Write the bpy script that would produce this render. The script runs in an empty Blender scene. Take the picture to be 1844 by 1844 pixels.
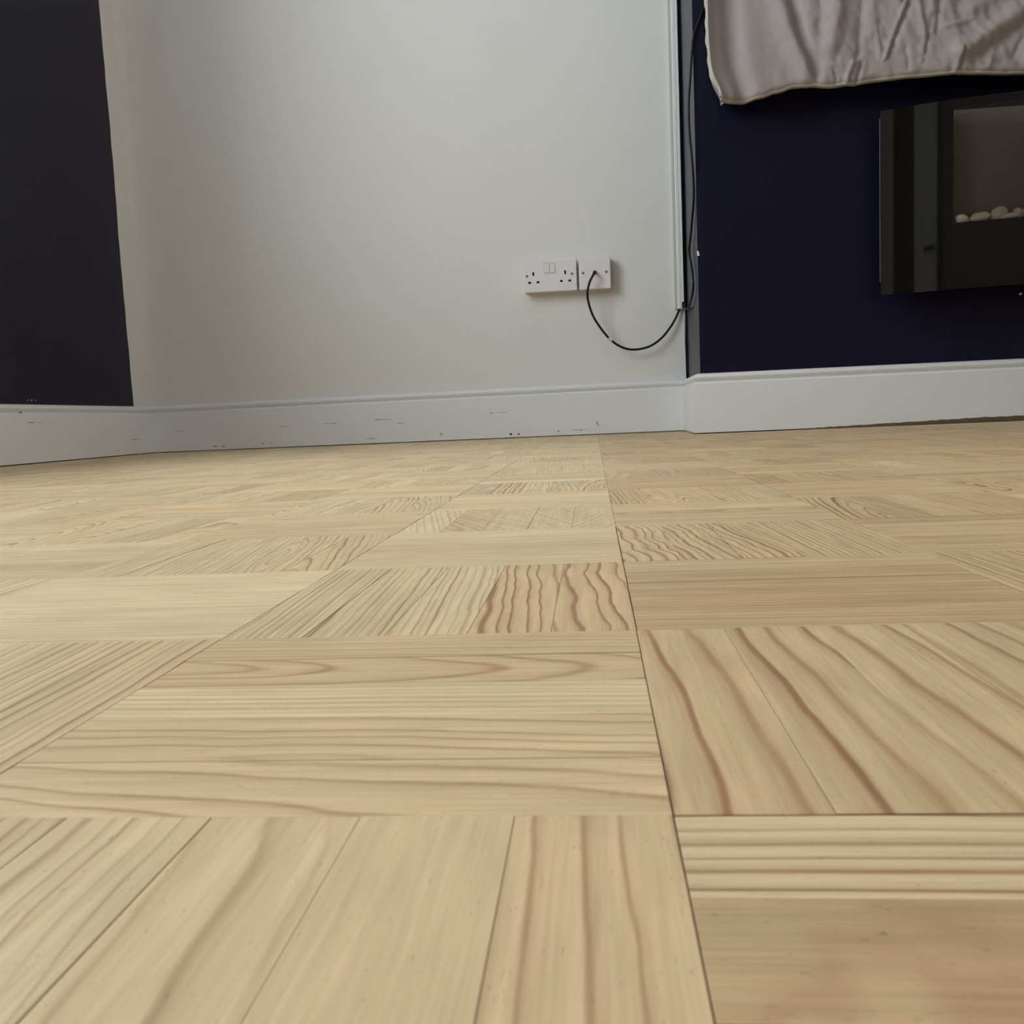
import bpy, bmesh, math, random
from mathutils import Vector, Matrix, noise

random.seed(7)
S = bpy.context.scene
COL = S.collection

# ------------------------------------------------------------------ camera
cam_d = bpy.data.cameras.new('camera')
cam = bpy.data.objects.new('camera', cam_d)
COL.objects.link(cam)
FW = Vector((-0.09086, 0.99066, -0.10166))
RT = Vector((0.99527, 0.08682, -0.04349))
UP = Vector((0.03425, 0.10513, 0.99387))
m = Matrix.Identity(4)
for i in range(3):
    m[i][0], m[i][1], m[i][2] = RT[i], UP[i], -FW[i]
m[2][3] = 0.05844
cam.matrix_world = m
cam_d.sensor_width = 36.0
cam_d.lens = 36.0 * 1665.0 / 1844.0
cam_d.clip_start = 0.01
cam_d.dof.use_dof = True
cam_d.dof.focus_distance = 0.9
cam_d.dof.aperture_fstop = 70
S.camera = cam

# ------------------------------------------------------------------ world, daylight, added fill lamp, exposure
w = bpy.data.worlds.new('world'); S.world = w; w.use_nodes = True
bg = w.node_tree.nodes['Background']
bg.inputs[0].default_value = (0.80, 0.90, 1.0, 1); bg.inputs[1].default_value = 1.0
ld = bpy.data.lights.new('window_daylight', 'AREA')
ld.shape = 'RECTANGLE'; ld.size = 1.5; ld.size_y = 1.5
ld.energy = 47; ld.color = (0.92, 0.99, 1.02)
lo = bpy.data.objects.new('window_daylight', ld); COL.objects.link(lo)
lo.location = (-1.60, 0.88, 1.42)
lo.rotation_euler = (0, math.radians(-90), 0)
ld2 = bpy.data.lights.new('added_fill_lamp', 'AREA')  # added fill lamp, evens out the light across the walls
ld2.shape = 'RECTANGLE'; ld2.size = 1.2; ld2.size_y = 1.2
ld2.energy = 34; ld2.color = (1.0, 0.965, 0.92)
lo2 = bpy.data.objects.new('added_fill_lamp', ld2); COL.objects.link(lo2)
lo2.location = (3.20, -0.70, 1.45)
lo2.rotation_euler = (0, math.radians(90), 0)
S.view_settings.view_transform = 'Standard'
S.view_settings.look = 'None'
S.view_settings.gamma = 1
S.view_settings.exposure = 0.45
S.view_settings.use_curve_mapping = False

# ------------------------------------------------------------------ dimensions
LX, BY, BX, FY = -1.2992, 2.6192, 0.2566, 2.2473      # left wall, back wall, breast side, breast front
BXB = 0.2668                                          # the return meets the back wall a little further right
BX2, RX, RY, CZ = 1.86, 2.9, -1.6, 2.45
SKH = 0.1423
TW, GX, GY = 0.1159, 0.0097, 0.1307                   # parquet tile and grid origin

# ------------------------------------------------------------------ helpers
def lin(r, g, b):
    f = lambda c: (c / 255 / 12.92) if c <= 10 else ((c / 255 + 0.055) / 1.055) ** 2.4
    return (f(r), f(g), f(b), 1)

def mat(name, col, rough=0.5, spec=0.5, bump=None, var=None, metallic=0.0, coat=0.0):
    M = bpy.data.materials.new(name); M.use_nodes = True
    nt = M.node_tree; p = nt.nodes['Principled BSDF']
    p.inputs['Base Color'].default_value = col
    p.inputs['Roughness'].default_value = rough
    p.inputs['Specular IOR Level'].default_value = spec
    p.inputs['Metallic'].default_value = metallic
    p.inputs['Coat Weight'].default_value = coat
    tc = nt.nodes.new('ShaderNodeTexCoord')
    if bump:
        n = nt.nodes.new('ShaderNodeTexNoise'); n.inputs['Scale'].default_value = bump[0]
        n.inputs['Detail'].default_value = 4
        b = nt.nodes.new('ShaderNodeBump'); b.inputs['Strength'].default_value = bump[1]
        b.inputs['Distance'].default_value = bump[2]
        nt.links.new(tc.outputs['Object'], n.inputs['Vector'])
        nt.links.new(n.outputs[0], b.inputs['Height'])
        nt.links.new(b.outputs[0], p.inputs['Normal'])
    if var:
        n = nt.nodes.new('ShaderNodeTexNoise'); n.inputs['Scale'].default_value = var[0]
        n.inputs['Detail'].default_value = 5
        mx = nt.nodes.new('ShaderNodeMix'); mx.data_type = 'RGBA'
        mx.inputs[6].default_value = tuple(c * (1 - var[1]) for c in col[:3]) + (1,)
        mx.inputs[7].default_value = tuple(min(1, c * (1 + var[1])) for c in col[:3]) + (1,)
        nt.links.new(tc.outputs['Object'], n.inputs['Vector'])
        nt.links.new(n.outputs[0], mx.inputs[0])
        nt.links.new(mx.outputs[2], p.inputs['Base Color'])
    return M

def glass_mat(name):
    M = bpy.data.materials.new(name); M.use_nodes = True
    nt = M.node_tree; nt.nodes.clear()
    o = nt.nodes.new('ShaderNodeOutputMaterial'); mx = nt.nodes.new('ShaderNodeMixShader')
    t = nt.nodes.new('ShaderNodeBsdfTransparent'); g = nt.nodes.new('ShaderNodeBsdfGlossy')
    fr = nt.nodes.new('ShaderNodeFresnel'); fr.inputs[0].default_value = 1.45
    t.inputs[0].default_value = (0.98, 0.99, 0.985, 1); g.inputs['Roughness'].default_value = 0.01
    nt.links.new(fr.outputs[0], mx.inputs[0]); nt.links.new(t.outputs[0], mx.inputs[1])
    nt.links.new(g.outputs[0], mx.inputs[2]); nt.links.new(mx.outputs[0], o.inputs[0])
    return M

def mesh_obj(name, verts, faces, mats, parent=None, mi=None, smooth=False):
    me = bpy.data.meshes.new(name); me.from_pydata([tuple(v) for v in verts], [], faces)
    if not isinstance(mats, (list, tuple)): mats = [mats]
    for x in mats: me.materials.append(x)
    if mi:
        for p, k in zip(me.polygons, mi): p.material_index = k
    if smooth:
        for p in me.polygons: p.use_smooth = True
    me.update()
    o = bpy.data.objects.new(name, me); COL.objects.link(o)
    if parent: o.parent = parent
    return o

def bm_obj(name, bm, mats, parent=None, smooth=False):
    bmesh.ops.recalc_face_normals(bm, faces=bm.faces)
    me = bpy.data.meshes.new(name); bm.to_mesh(me); bm.free()
    if not isinstance(mats, (list, tuple)): mats = [mats]
    for x in mats: me.materials.append(x)
    if smooth:
        for p in me.polygons: p.use_smooth = True
    o = bpy.data.objects.new(name, me); COL.objects.link(o)
    if parent: o.parent = parent
    return o

def add_box(bm, lo, hi, bev=0.0, seg=2, mi=0):
    r = bmesh.ops.create_cube(bm, size=1.0)
    vs = r['verts']
    for v in vs:
        v.co = Vector([lo[i] if v.co[i] < 0 else hi[i] for i in range(3)])
    es = list({e for v in vs for e in v.link_edges}); fs = list({f for v in vs for f in v.link_faces})
    for f in fs: f.material_index = mi
    if bev > 0:
        rr = bmesh.ops.bevel(bm, geom=es, offset=bev, segments=seg, profile=0.6, affect='EDGES')
        for f in rr['faces']: f.material_index = mi

def box_obj(name, lo, hi, m, parent=None, bev=0.0, seg=2):
    bm = bmesh.new(); add_box(bm, lo, hi, bev, seg)
    return bm_obj(name, bm, m, parent)

def cyl_y(bm, x, y0, y1, z, r0, r1=None, n=20, dome=0.0):
    """a disc-ended cylinder along Y, front end at y0"""
    r1 = r0 if r1 is None else r1
    ring0 = [bm.verts.new((x + r0 * math.cos(a), y0, z + r0 * math.sin(a))) for a in [2 * math.pi * k / n for k in range(n)]]
    ring1 = [bm.verts.new((x + r1 * math.cos(a), y1, z + r1 * math.sin(a))) for a in [2 * math.pi * k / n for k in range(n)]]
    for k in range(n):
        bm.faces.new((ring0[k], ring0[(k + 1) % n], ring1[(k + 1) % n], ring1[k]))
    bm.faces.new(ring1)
    if dome:
        c = bm.verts.new((x, y0 - dome, z))
        for k in range(n): bm.faces.new((c, ring0[(k + 1) % n], ring0[k]))
    else:
        bm.faces.new(ring0[::-1])

def tag(o, label=None, cat=None, group=None, kind=None):
    if label: o['label'] = label
    if cat: o['category'] = cat
    if group: o['group'] = group
    if kind: o['kind'] = kind
    return o

def empty(name, loc):
    o = bpy.data.objects.new(name, None); COL.objects.link(o)
    o.location = loc; o.empty_display_size = 0.05
    return o

def smooth_path(pts, sub=8):
    P = [Vector(p) for p in pts]; out = []
    for i in range(len(P) - 1):
        a = P[max(i - 1, 0)]; b = P[i]; c = P[i + 1]; d = P[min(i + 2, len(P) - 1)]
        for k in range(sub):
            t = k / sub
            out.append(0.5 * ((2 * b) + (c - a) * t + (2 * a - 5 * b + 4 * c - d) * t * t + (3 * b - a - 3 * c + d) * t ** 3))
    out.append(P[-1]); return out

def tube(name, pts, r, m, parent=None, n=10, sub=8):
    P = smooth_path(pts, sub); V = []; F = []
    up = Vector((0.31, -0.9, 0.2)).normalized()
    for i, p in enumerate(P):
        t = (P[min(i + 1, len(P) - 1)] - P[max(i - 1, 0)]).normalized()
        a = (up - t * up.dot(t)).normalized(); b = t.cross(a); up = a
        for k in range(n):
            an = 2 * math.pi * k / n
            V.append(p + a * (r * math.cos(an)) + b * (r * math.sin(an)))
    for i in range(len(P) - 1):
        for k in range(n):
            F.append((i * n + k, i * n + (k + 1) % n, (i + 1) * n + (k + 1) % n, (i + 1) * n + k))
    F.append(tuple(range(n))[::-1]); F.append(tuple((len(P) - 1) * n + k for k in range(n)))
    return mesh_obj(name, V, F, m, parent, smooth=True)

def blob(cx, cz, rx, rz, n=9, seed=0, jag=0.45):
    """an irregular outline in (x, z) for a scuff, a chip or a dent"""
    rr = random.Random(seed)
    return [(cx + rx * math.cos(2 * math.pi * k / n) * (1 - jag * rr.random()),
             cz + rz * math.sin(2 * math.pi * k / n) * (1 - jag * rr.random())) for k in range(n)]

# ------------------------------------------------------------------ materials
M_white = mat('white_wall_paint', (0.76, 0.755, 0.735, 1), 0.75, 0.25, bump=(900, 0.10, 0.0004), var=(6, 0.015))
M_navy = mat('navy_wall_paint', lin(22, 21, 43), 0.34, 0.20, bump=(900, 0.05, 0.0003))
M_taupe = mat('taupe_wall_paint', (0.22, 0.185, 0.18, 1), 0.8, 0.2)
M_skirt = mat('white_gloss_skirting', (0.80, 0.812, 0.82, 1), 0.32, 0.45, bump=(160, 0.10, 0.0004), var=(9, 0.02))
M_mark = mat('scuff_and_rocker_line', lin(176, 160, 140), 0.8, 0.2, var=(300, 0.25))
M_dent = mat('dark_nail_dent', lin(62, 50, 40), 0.9, 0.1)
M_chip = mat('exposed_plaster', (0.8, 0.8, 0.78, 1), 0.9, 0.1)
M_ceil = mat('ceiling_paint', (0.80, 0.80, 0.79, 1), 0.9, 0.1)
M_gap = mat('dark_gap', lin(96, 82, 58), 0.95, 0.05, var=(60, 0.3))
M_dust = mat('grey_screed_edge', lin(104, 92, 76), 0.95, 0.05, var=(120, 0.3))
M_plastic = mat('white_socket_plastic', (0.80, 0.775, 0.80, 1), 0.35, 0.45)
M_pattress = mat('pattress_plastic', (0.80, 0.78, 0.75, 1), 0.45, 0.4)
M_rocker = mat('rocker_plastic', (0.76, 0.745, 0.72, 1), 0.3, 0.45)
M_slot = mat('dark_slot', (0.01, 0.008, 0.007, 1), 0.8, 0.1)
M_screw = mat('dull_screw', (0.22, 0.21, 0.20, 1), 0.45, 0.5, metallic=0.7)
M_trunk = mat('white_trunking', (0.80, 0.81, 0.81, 1), 0.30, 0.45)
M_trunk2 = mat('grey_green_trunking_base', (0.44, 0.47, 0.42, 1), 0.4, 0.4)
M_cable = mat('black_cable', (0.006, 0.006, 0.007, 1), 0.55, 0.25)
M_brownrub = mat('grey_brown_grommet', (0.12, 0.11, 0.10, 1), 0.6, 0.3)
M_cloth = mat('mauve_grey_cotton', (0.35, 0.315, 0.315, 1), 0.95, 0.1, bump=(1400, 0.25, 0.0005), var=(25, 0.06))
M_hem = mat('pale_hem', (0.46, 0.44, 0.39, 1), 0.95, 0.1, bump=(1400, 0.25, 0.0005))
M_bglass = mat('black_glass', (0.004, 0.004, 0.004, 1), 0.03, 0.5)
M_edge = mat('glass_edge_highlight', (0.10, 0.12, 0.12, 1), 0.3, 0.5)
M_body = mat('black_steel', (0.01, 0.01, 0.01, 1), 0.5, 0.4)
M_firebk = mat('dark_brown_firebox', (0.15, 0.125, 0.105, 1), 0.8, 0.2)
M_led = mat('small_white_stud', (0.75, 0.75, 0.72, 1), 0.4, 0.5)
M_pane = glass_mat('clear_glass')
M_wood_d = mat('brown_door_frame', lin(92, 62, 42), 0.5, 0.4, var=(20, 0.2))
M_door = mat('white_door', (0.72, 0.74, 0.76, 1), 0.4, 0.4)
M_upvc = mat('white_window_frame', (0.8, 0.8, 0.8, 1), 0.35, 0.4)
M_peb = [mat('pebble_ivory', (0.88, 0.85, 0.74, 1), 0.55, 0.3, var=(60, 0.12)),
         mat('pebble_cream', (0.85, 0.76, 0.55, 1), 0.55, 0.3, var=(60, 0.15)),
         mat('pebble_grey', (0.72, 0.67, 0.58, 1), 0.55, 0.3, var=(60, 0.12))]

def parquet_material():
    M = bpy.data.materials.new('pine_mosaic_parquet'); M.use_nodes = True
    nt = M.node_tree; p = nt.nodes['Principled BSDF']; L = nt.links.new
    def N(t): return nt.nodes.new('ShaderNode' + t)
    def math_(op, a, b=None, clamp=False):
        n = N('Math'); n.operation = op; n.use_clamp = clamp
        for i, x in enumerate((a, b)):
            if x is None: continue
            if isinstance(x, (int, float)): n.inputs[i].default_value = x
            else: L(x, n.inputs[i])
        return n.outputs[0]
    def noise_(vec, scale, detail=2, rough=0.5):
        n = N('TexNoise'); n.inputs['Scale'].default_value = scale; n.inputs['Detail'].default_value = detail
        n.inputs['Roughness'].default_value = rough; L(vec, n.inputs['Vector']); return n.outputs[0]
    def scaled(vec, s):
        n = N('VectorMath'); n.operation = 'MULTIPLY'; L(vec, n.inputs[0]); n.inputs[1].default_value = s; return n.outputs[0]
    ga = N('Attribute'); ga.attribute_name = 'grain'          # ring plane x, y (in ring widths) and z along the strip
    ta = N('Attribute'); ta.attribute_name = 'tone'           # lightness, redness, ring contrast
    fa = N('Attribute'); fa.attribute_name = 'fibre'          # along, across, seed in metres
    g = ga.outputs['Vector']; fb = fa.outputs['Vector']
    ts = N('SeparateColor'); L(ta.outputs['Color'], ts.inputs[0])
    gs = N('SeparateXYZ'); L(g, gs.inputs[0])
    R = math_('SQRT', math_('ADD', math_('MULTIPLY', gs.outputs[0], gs.outputs[0]), math_('MULTIPLY', gs.outputs[1], gs.outputs[1])))
    wob = math_('MULTIPLY', math_('SUBTRACT', noise_(scaled(fb, (26, 20, 9)), 1.0, 2), 0.5), ta.outputs['Alpha'])
    wob2 = math_('MULTIPLY', math_('SUBTRACT', noise_(scaled(fb, (7, 18, 9)), 1.0, 1), 0.5), 0.9)
    R = math_('ADD', math_('ADD', R, wob), wob2)
    rv = N('CombineXYZ'); L(R, rv.inputs[0]); L(ts.outputs[0], rv.inputs[1])
    R = math_('ADD', R, math_('MULTIPLY', noise_(rv.outputs[0], 0.55, 1), 1.8))    # uneven ring widths
    fr = math_('FRACT', R)
    cr = N('ValToRGB'); L(fr, cr.inputs[0]); e = cr.color_ramp.elements
    e[0].position = 0.0; e[0].color = (0.18, 0.18, 0.18, 1)
    e[1].position = 1.0; e[1].color = (0.25, 0.25, 0.25, 1)
    for pos, v in ((0.10, 0.0), (0.52, 0.06), (0.75, 0.34), (0.87, 1.0), (0.94, 0.85)):
        x = cr.color_ramp.elements.new(pos); x.color = (v, v, v, 1)
    fl = N('CombineXYZ'); L(math_('FLOOR', R), fl.inputs[0]); L(ts.outputs[1], fl.inputs[1])
    wn = N('TexWhiteNoise'); wn.noise_dimensions = '3D'; L(fl.outputs[0], wn.inputs[0])
    late = math_('MULTIPLY', cr.outputs[0], math_('ADD', math_('MULTIPLY', wn.outputs[0], 0.8), 0.45))
    patch = noise_(scaled(fb, (14, 60, 9)), 1.0, 2)
    late = math_('MULTIPLY', late, math_('ADD', math_('MULTIPLY', patch, 0.9), 0.5))
    late = math_('MULTIPLY', late, ts.outputs[2], True)
    # colours
    early = N('Mix'); early.data_type = 'RGBA'; L(ts.outputs[1], early.inputs[0])
    early.inputs[6].default_value = (0.75, 0.60, 0.382, 1); early.inputs[7].default_value = (0.69, 0.482, 0.272, 1)
    dark = N('Mix'); dark.data_type = 'RGBA'; L(ts.outputs[1], dark.inputs[0])
    dark.inputs[6].default_value = (0.36, 0.22, 0.10, 1); dark.inputs[7].default_value = (0.36, 0.18, 0.09, 1)
    c = N('Mix'); c.data_type = 'RGBA'; L(late, c.inputs[0]); L(early.outputs[2], c.inputs[6]); L(dark.outputs[2], c.inputs[7])
    # fine fibres, blotches, flecks
    fine = noise_(scaled(fb, (55, 1500, 9)), 1.0, 2)
    blot = noise_(scaled(fb, (25, 55, 9)), 1.0, 3)
    lum = math_('ADD', math_('ADD', math_('MULTIPLY', math_('SUBTRACT', fine, 0.5), 0.30), math_('MULTIPLY', math_('SUBTRACT', blot, 0.5), 0.34)),
                math_('ADD', math_('MULTIPLY', ts.outputs[0], 0.50), 0.75))
    strk = noise_(scaled(fb, (16, 420, 9)), 1.0, 2, 0.6)
    lum = math_('ADD', lum, math_('MULTIPLY', math_('SUBTRACT', strk, 0.5), 0.42))
    fk = noise_(scaled(fb, (420, 1900, 9)), 1.0, 1)
    fleck = math_('MULTIPLY', math_('GREATER_THAN', fk, 0.725), 0.25)
    lum = math_('SUBTRACT', lum, fleck)
    hs = N('VectorMath'); hs.operation = 'SCALE'; L(c.outputs[2], hs.inputs[0]); L(lum, hs.inputs[3])
    L(hs.outputs[0], p.inputs['Base Color'])
    p.inputs['Roughness'].default_value = 0.52; p.inputs['Specular IOR Level'].default_value = 0.30
    b = N('Bump'); b.inputs['Strength'].default_value = 0.22; b.inputs['Distance'].default_value = 0.0005
    hgt = math_('ADD', math_('MULTIPLY', late, -0.6), math_('MULTIPLY', fine, 0.25))
    L(hgt, b.inputs['Height']); L(b.outputs[0], p.inputs['Normal'])
    return M
M_floor = parquet_material()

# ------------------------------------------------------------------ floor: mosaic parquet, five strips to a square
# strip settings for the squares nearest the lens: (ring width mm, kind, lightness, redness, contrast, wobble, slope)
# kind q = straight rings, c = cathedral, f = flat face with hardly a ring
NEAR = {
 (-1, -1): [(3.2, 'q', .40, .5, .75, 1.0, .06), (4.2, 'q', .50, .35, .55, 1.0, .05), (9.0, 'q', .54, .5, .50, 0.8, .10), (9.0, 'f', .54, .6, .30, 1.5, .03), (6.5, 'q', .54, .7, 1.1, 0.4, .04)],
 (0, -1): [(9, 'f', 0.16, 1.00, .45, 1.5, .02), (9, 'f', 0.14, 1.00, .45, 1.5, .02), (10, 'f', 0.16, 1.00, .40, 2.0, .02), (9, 'f', 0.16, 1.00, .30, 2.0, .02), (3.9, 'q', 0.44, 0.30, 1.15, .4, .01)],
 (0, 0): [(10, 'q', 0.39, 0.85, 1.0, 0.4, .05), (11, 'q', 0.31, 0.75, .95, 0.4, .05), (12, 'q', 0.29, 0.75, .9, 0.4, .05), (9, 'q', 0.33, 0.65, .8, .5, .05), (9, 'q', 0.29, 0.75, .8, .5, .03)],
 (-1, 0): [(6.5, 'c', .53, .65, .55, 1.0, .03), (5.0, 'c', .53, .65, .60, 1.2, .04), (3.0, 'q', .56, .3, .55, .8, .02), (4.0, 'c', .44, .85, .75, 1.5, .06), (3.2, 'q', .40, .75, .60, 1.2, .03)],
 (-1, 1): [(2.4, 'q', .44, .3, .95, .8, .03), (2.6, 'q', .46, .35, .95, 1., .04), (2.8, 'q', .50, .3, .9, 1.2, .05), (4.5, 'q', .44, .8, 1.3, 1.3, .07), (6.0, 'q', .42, .9, 1.4, 1.4, .06)],
 (0, 1): [(2.6, 'q', 0.26, 0.90, 1., .8, .02), (2.2, 'q', 0.23, 1.00, 1.1, .8, .02), (2.4, 'q', 0.21, 1.00, 1., .8, .02), (2.8, 'q', 0.23, 0.90, 1.2, 1., .02), (3.0, 'q', 0.34, 0.60, .9, 1., .02)],
 (0, 2): [(5.0, 'q', 0.41, 0.65, 1.2, 2.4, .10), (4.0, 'q', 0.35, 0.65, 1.3, 2.4, .12), (3.4, 'q', 0.33, 0.75, 1.3, 2.2, .14), (2.6, 'q', 0.37, 0.65, 1.2, 1.0, .05), (2.4, 'q', 0.37, 0.65, 1.2, .8, .03)],
 (-1, 2): [(2.2, 'q', .50, .3, .6, .8, .02), (2.0, 'q', .46, .4, .7, .8, .02), (2.2, 'q', .46, .5, .7, .8, .02), (2.2, 'q', .50, .3, .6, .8, .02), (3, 'q', .55, .2, .4, 1., .02)],
 (-1, 3): [(4, 'q', .55, .2, .6, 1., .2), (6, 'c', .42, .7, .8, 1., .5), (6, 'c', .46, .4, .7, 1., .6), (2.4, 'q', .5, .3, 1., 1.5, .35), (2.0, 'q', .5, .3, 1., 1.5, -.3)],
 (-2, 1): [(3, 'q', .55, .2, .45, .8, .01), (3.5, 'q', .60, .15, .45, .8, .01), (4, 'q', .64, .1, .35, .8, .01), (4, 'q', .66, .1, .25, .8, .01), (5, 'q', .66, .15, .2, .8, .01)],
 (-2, 0): [(3.0, 'q', .44, .3, .85, .9, .04), (3.2, 'q', .44, .35, .85, .9, .04), (3.0, 'q', .48, .3, .8, .9, .05), (3.4, 'q', .42, .4, .85, .9, .04), (3.4, 'q', .40, .5, .85, .9, .02)],
 (-2, 2): [(2.2, 'q', .48, .3, .8, 1., .1), (2.4, 'q', .48, .3, .85, 1., .12), (2.6, 'q', .46, .3, .85, 1.2, .15), (2.8, 'c', .42, .4, .85, 1.2, .12), (3, 'c', .40, .5, .8, 1.2, .12)],
 (1, 1): [(2.8, 'q', 0.24, 0.80, .9, 1., .05), (3.0, 'q', 0.26, 0.80, .9, 1., .05), (2.6, 'q', 0.26, 0.80, .9, 1., .05), (3, 'q', 0.24, 0.80, .9, 1., .05), (3, 'q', 0.24, 0.80, .9, 1., .05)],
}
def build_floor():
    rnd = random.Random(21)
    V = []; F = []; MI = []; G = []; FB = []; T = []
    c0 = math.floor((LX - 0.02 - GX) / TW); c1 = math.ceil((RX + 0.02 - GX) / TW)
    r0 = math.floor((RY - 0.02 - GY) / TW); r1 = math.ceil((BY - 0.0 - GY) / TW)
    for c in range(c0, c1):
        for r in range(r0, r1):
            horiz = (c + r) % 2 != 0
            xa, ya = GX + c * TW, GY + r * TW
            jx, jy = rnd.uniform(-.0001, .0001), rnd.uniform(-.0002, .0002)
            near = NEAR.get((c, r))
            tile_l = rnd.uniform(-.09, .09); tile_s = rnd.choice([1.0, 1.0, 1.3, 0.8])
            for i in range(5):
                if near: s, kind, li, rd, ct, wb, sl = near[i]
                else:
                    s = rnd.uniform(1.7, 4.2) * tile_s; kind = rnd.choice('qqqcqf' if rnd.random() < .5 else 'qqc')
                    li = min(.75, max(.12, (.56 if horiz else .48) + tile_l + rnd.uniform(-.16, .16) - (0.17 if c >= 0 else 0)))
                    rd = rnd.uniform(.0, .6) + (.4 if c >= 0 else 0); ct = rnd.uniform(.7, 1.5); wb = rnd.uniform(.7, 2.2); sl = rnd.uniform(0, .09)
                    if kind == 'f': s *= 2; ct *= .5
                s *= 0.001; sgn = rnd.choice((-1, 1))
                if kind == 'q': ov, oz, bb = rnd.uniform(.035, .09), rnd.uniform(0, .02), rnd.uniform(-.02, .02)
                elif kind == 'c': ov, oz, bb = rnd.uniform(-.012, .012), rnd.uniform(.002, .014), rnd.choice((-1, 1)) * rnd.uniform(.06, .16)
                else: ov, oz, bb = rnd.uniform(-.02, .02), rnd.uniform(.03, .06), rnd.uniform(-.1, .1)
                seed = rnd.uniform(0, 40)
                w_ = TW / 5
                if horiz: lo_ = (xa, ya + i * w_); hi_ = (xa + TW, ya + (i + 1) * w_)
                else: lo_ = (xa + i * w_, ya); hi_ = (xa + (i + 1) * w_, ya + TW)
                gp = 0.00002 + rnd.random() ** 3 * 0.00007
                # the joints that opened up: the square's own edges, widest either side of the two long column joints
                gl = 0.00012 if c in (0, -1) and (horiz or i == 0) else .00006
                gr = 0.00012 if c in (-1, -2) and (horiz or i == 4) else .00006
                if not horiz and i != 0: gl = gp
                if not horiz and i != 4: gr = gp
                x0, x1 = lo_[0] + jx + gl, hi_[0] + jx - gr
                y0, y1 = lo_[1] + jy + gp, hi_[1] + jy - gp
                if x1 < LX or x0 > RX: continue
                x0 = max(x0, LX); x1 = min(x1, RX)
                dz = [rnd.uniform(-.00008, .00008) for _ in range(2)]
                b = len(V); bev = 0.00014
                ring = [(x0, y0), (x1, y0), (x1, y1), (x0, y1)]
                ins = [(x0 + bev, y0 + bev), (x1 - bev, y0 + bev), (x1 - bev, y1 - bev), (x0 + bev, y1 - bev)]
                pts = [(x, y, -.004) for x, y in ring] + [(x, y, -.00010 + dz[0]) for x, y in ring] + [(x, y, dz[0]) for x, y in ins]
                for (x, y, z) in pts:
                    u, v = ((x - xa, y - lo_[1]) if horiz else (y - ya, x - lo_[0]))
                    if sgn < 0: v = w_ - v
                    V.append((x, y, z))
                    G.append(((v + ov + sgn * sl * u) / s, (oz + bb * u) / s, seed))
                    FB.append((u, v, seed)); T.append((li, rd, ct, wb))
                F.append((b + 8, b + 9, b + 10, b + 11)); MI.append(0)
                for k in range(4):
                    k2 = (k + 1) % 4
                    F.append((b + 4 + k, b + 4 + k2, b + 8 + k2, b + 8 + k)); MI.append(0)
                    F.append((b + k, b + k2, b + 4 + k2, b + 4 + k)); MI.append(1)
    b = len(V)
    for (x, y) in ((LX - .1, RY - .1), (RX + .1, RY - .1), (RX + .1, BY + .1), (LX - .1, BY + .1)):
        V.append((x, y, -.0007)); G.append((0, 0, 0)); FB.append((0, 0, 0)); T.append((0, 0, 0, 0))
    F.append((b, b + 1, b + 2, b + 3)); MI.append(1)
    o = mesh_obj('floor', V, F, [M_floor, M_gap], mi=MI)
    me = o.data
    for nm, data in (('grain', G), ('fibre', FB)):
        a = me.attributes.new(nm, 'FLOAT_VECTOR', 'POINT'); a.data.foreach_set('vector', [x for t in data for x in t])
    a = me.attributes.new('tone', 'FLOAT_COLOR', 'POINT'); a.data.foreach_set('color', [x for t in T for x in t])
    return tag(o, kind='structure')
build_floor()

# ------------------------------------------------------------------ walls
def quad_wall(name, quads, mats):
    V = []; F = []; MI = []
    for q, k in quads:
        b = len(V); V += q; F.append(tuple(range(b, b + len(q)))); MI.append(k)
    return tag(mesh_obj(name, V, F, mats, mi=MI), kind='structure')

# back wall: the white alcove (the navy edge of the breast wanders along the corner) and the far alcove behind the breast
PE = .2602
rz = random.Random(5)
pe = [(PE + .0007 * math.sin(z * 23) + rz.uniform(-.0007, .0007), z) for z in [k * CZ / 60 for k in range(61)]]
NB = []
for (xa, za), (xb, zb) in zip(pe[:-1], pe[1:]):
    NB.append(([(.2, BY, za), (xa, BY, za), (xb, BY, zb), (.2, BY, zb)], 0))
    NB.append(([(xa, BY, za), (BXB, BY, za), (BXB, BY, zb), (xb, BY, zb)], 1))
quad_wall('wall_back', NB + [([(LX, BY, 0), (.2, BY, 0), (.2, BY, CZ), (LX, BY, CZ)], 0),
                        ([(BX2, BY, 0), (RX, BY, 0), (RX, BY, CZ), (BX2, BY, CZ)], 0)], [M_white, M_navy])
# left wall: navy up to a hand-painted edge 75 mm short of the corner, with a window opening nearer the camera
WY0, WY1, WZ0, WZ1 = 0.18, 1.58, 0.72, 2.12
rz = random.Random(3)
edge = [(2.5405 + 0.0022 * math.sin(z * 9.0) + rz.uniform(-.0016, .0016), z) for z in [k * CZ / 60 for k in range(61)]]
Q = []
for (ya, za), (yb, zb) in zip(edge[:-1], edge[1:]):
    Q.append(([(LX, 2.0, za), (LX, ya, za), (LX, yb, zb), (LX, 2.0, zb)], 1))
    Q.append(([(LX, ya, za), (LX, BY, za), (LX, BY, zb), (LX, yb, zb)], 0))
def rect(y0, y1, z0, z1, k): Q.append(([(LX, y0, z0), (LX, y1, z0), (LX, y1, z1), (LX, y0, z1)], k))
rect(WY1, 2.0, 0, CZ, 1); rect(RY, WY0, 0, CZ, 0); rect(WY0, WY1, 0, WZ0, 0); rect(WY0, WY1, WZ1, CZ, 0)
T_ = 0.22      # reveal
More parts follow.
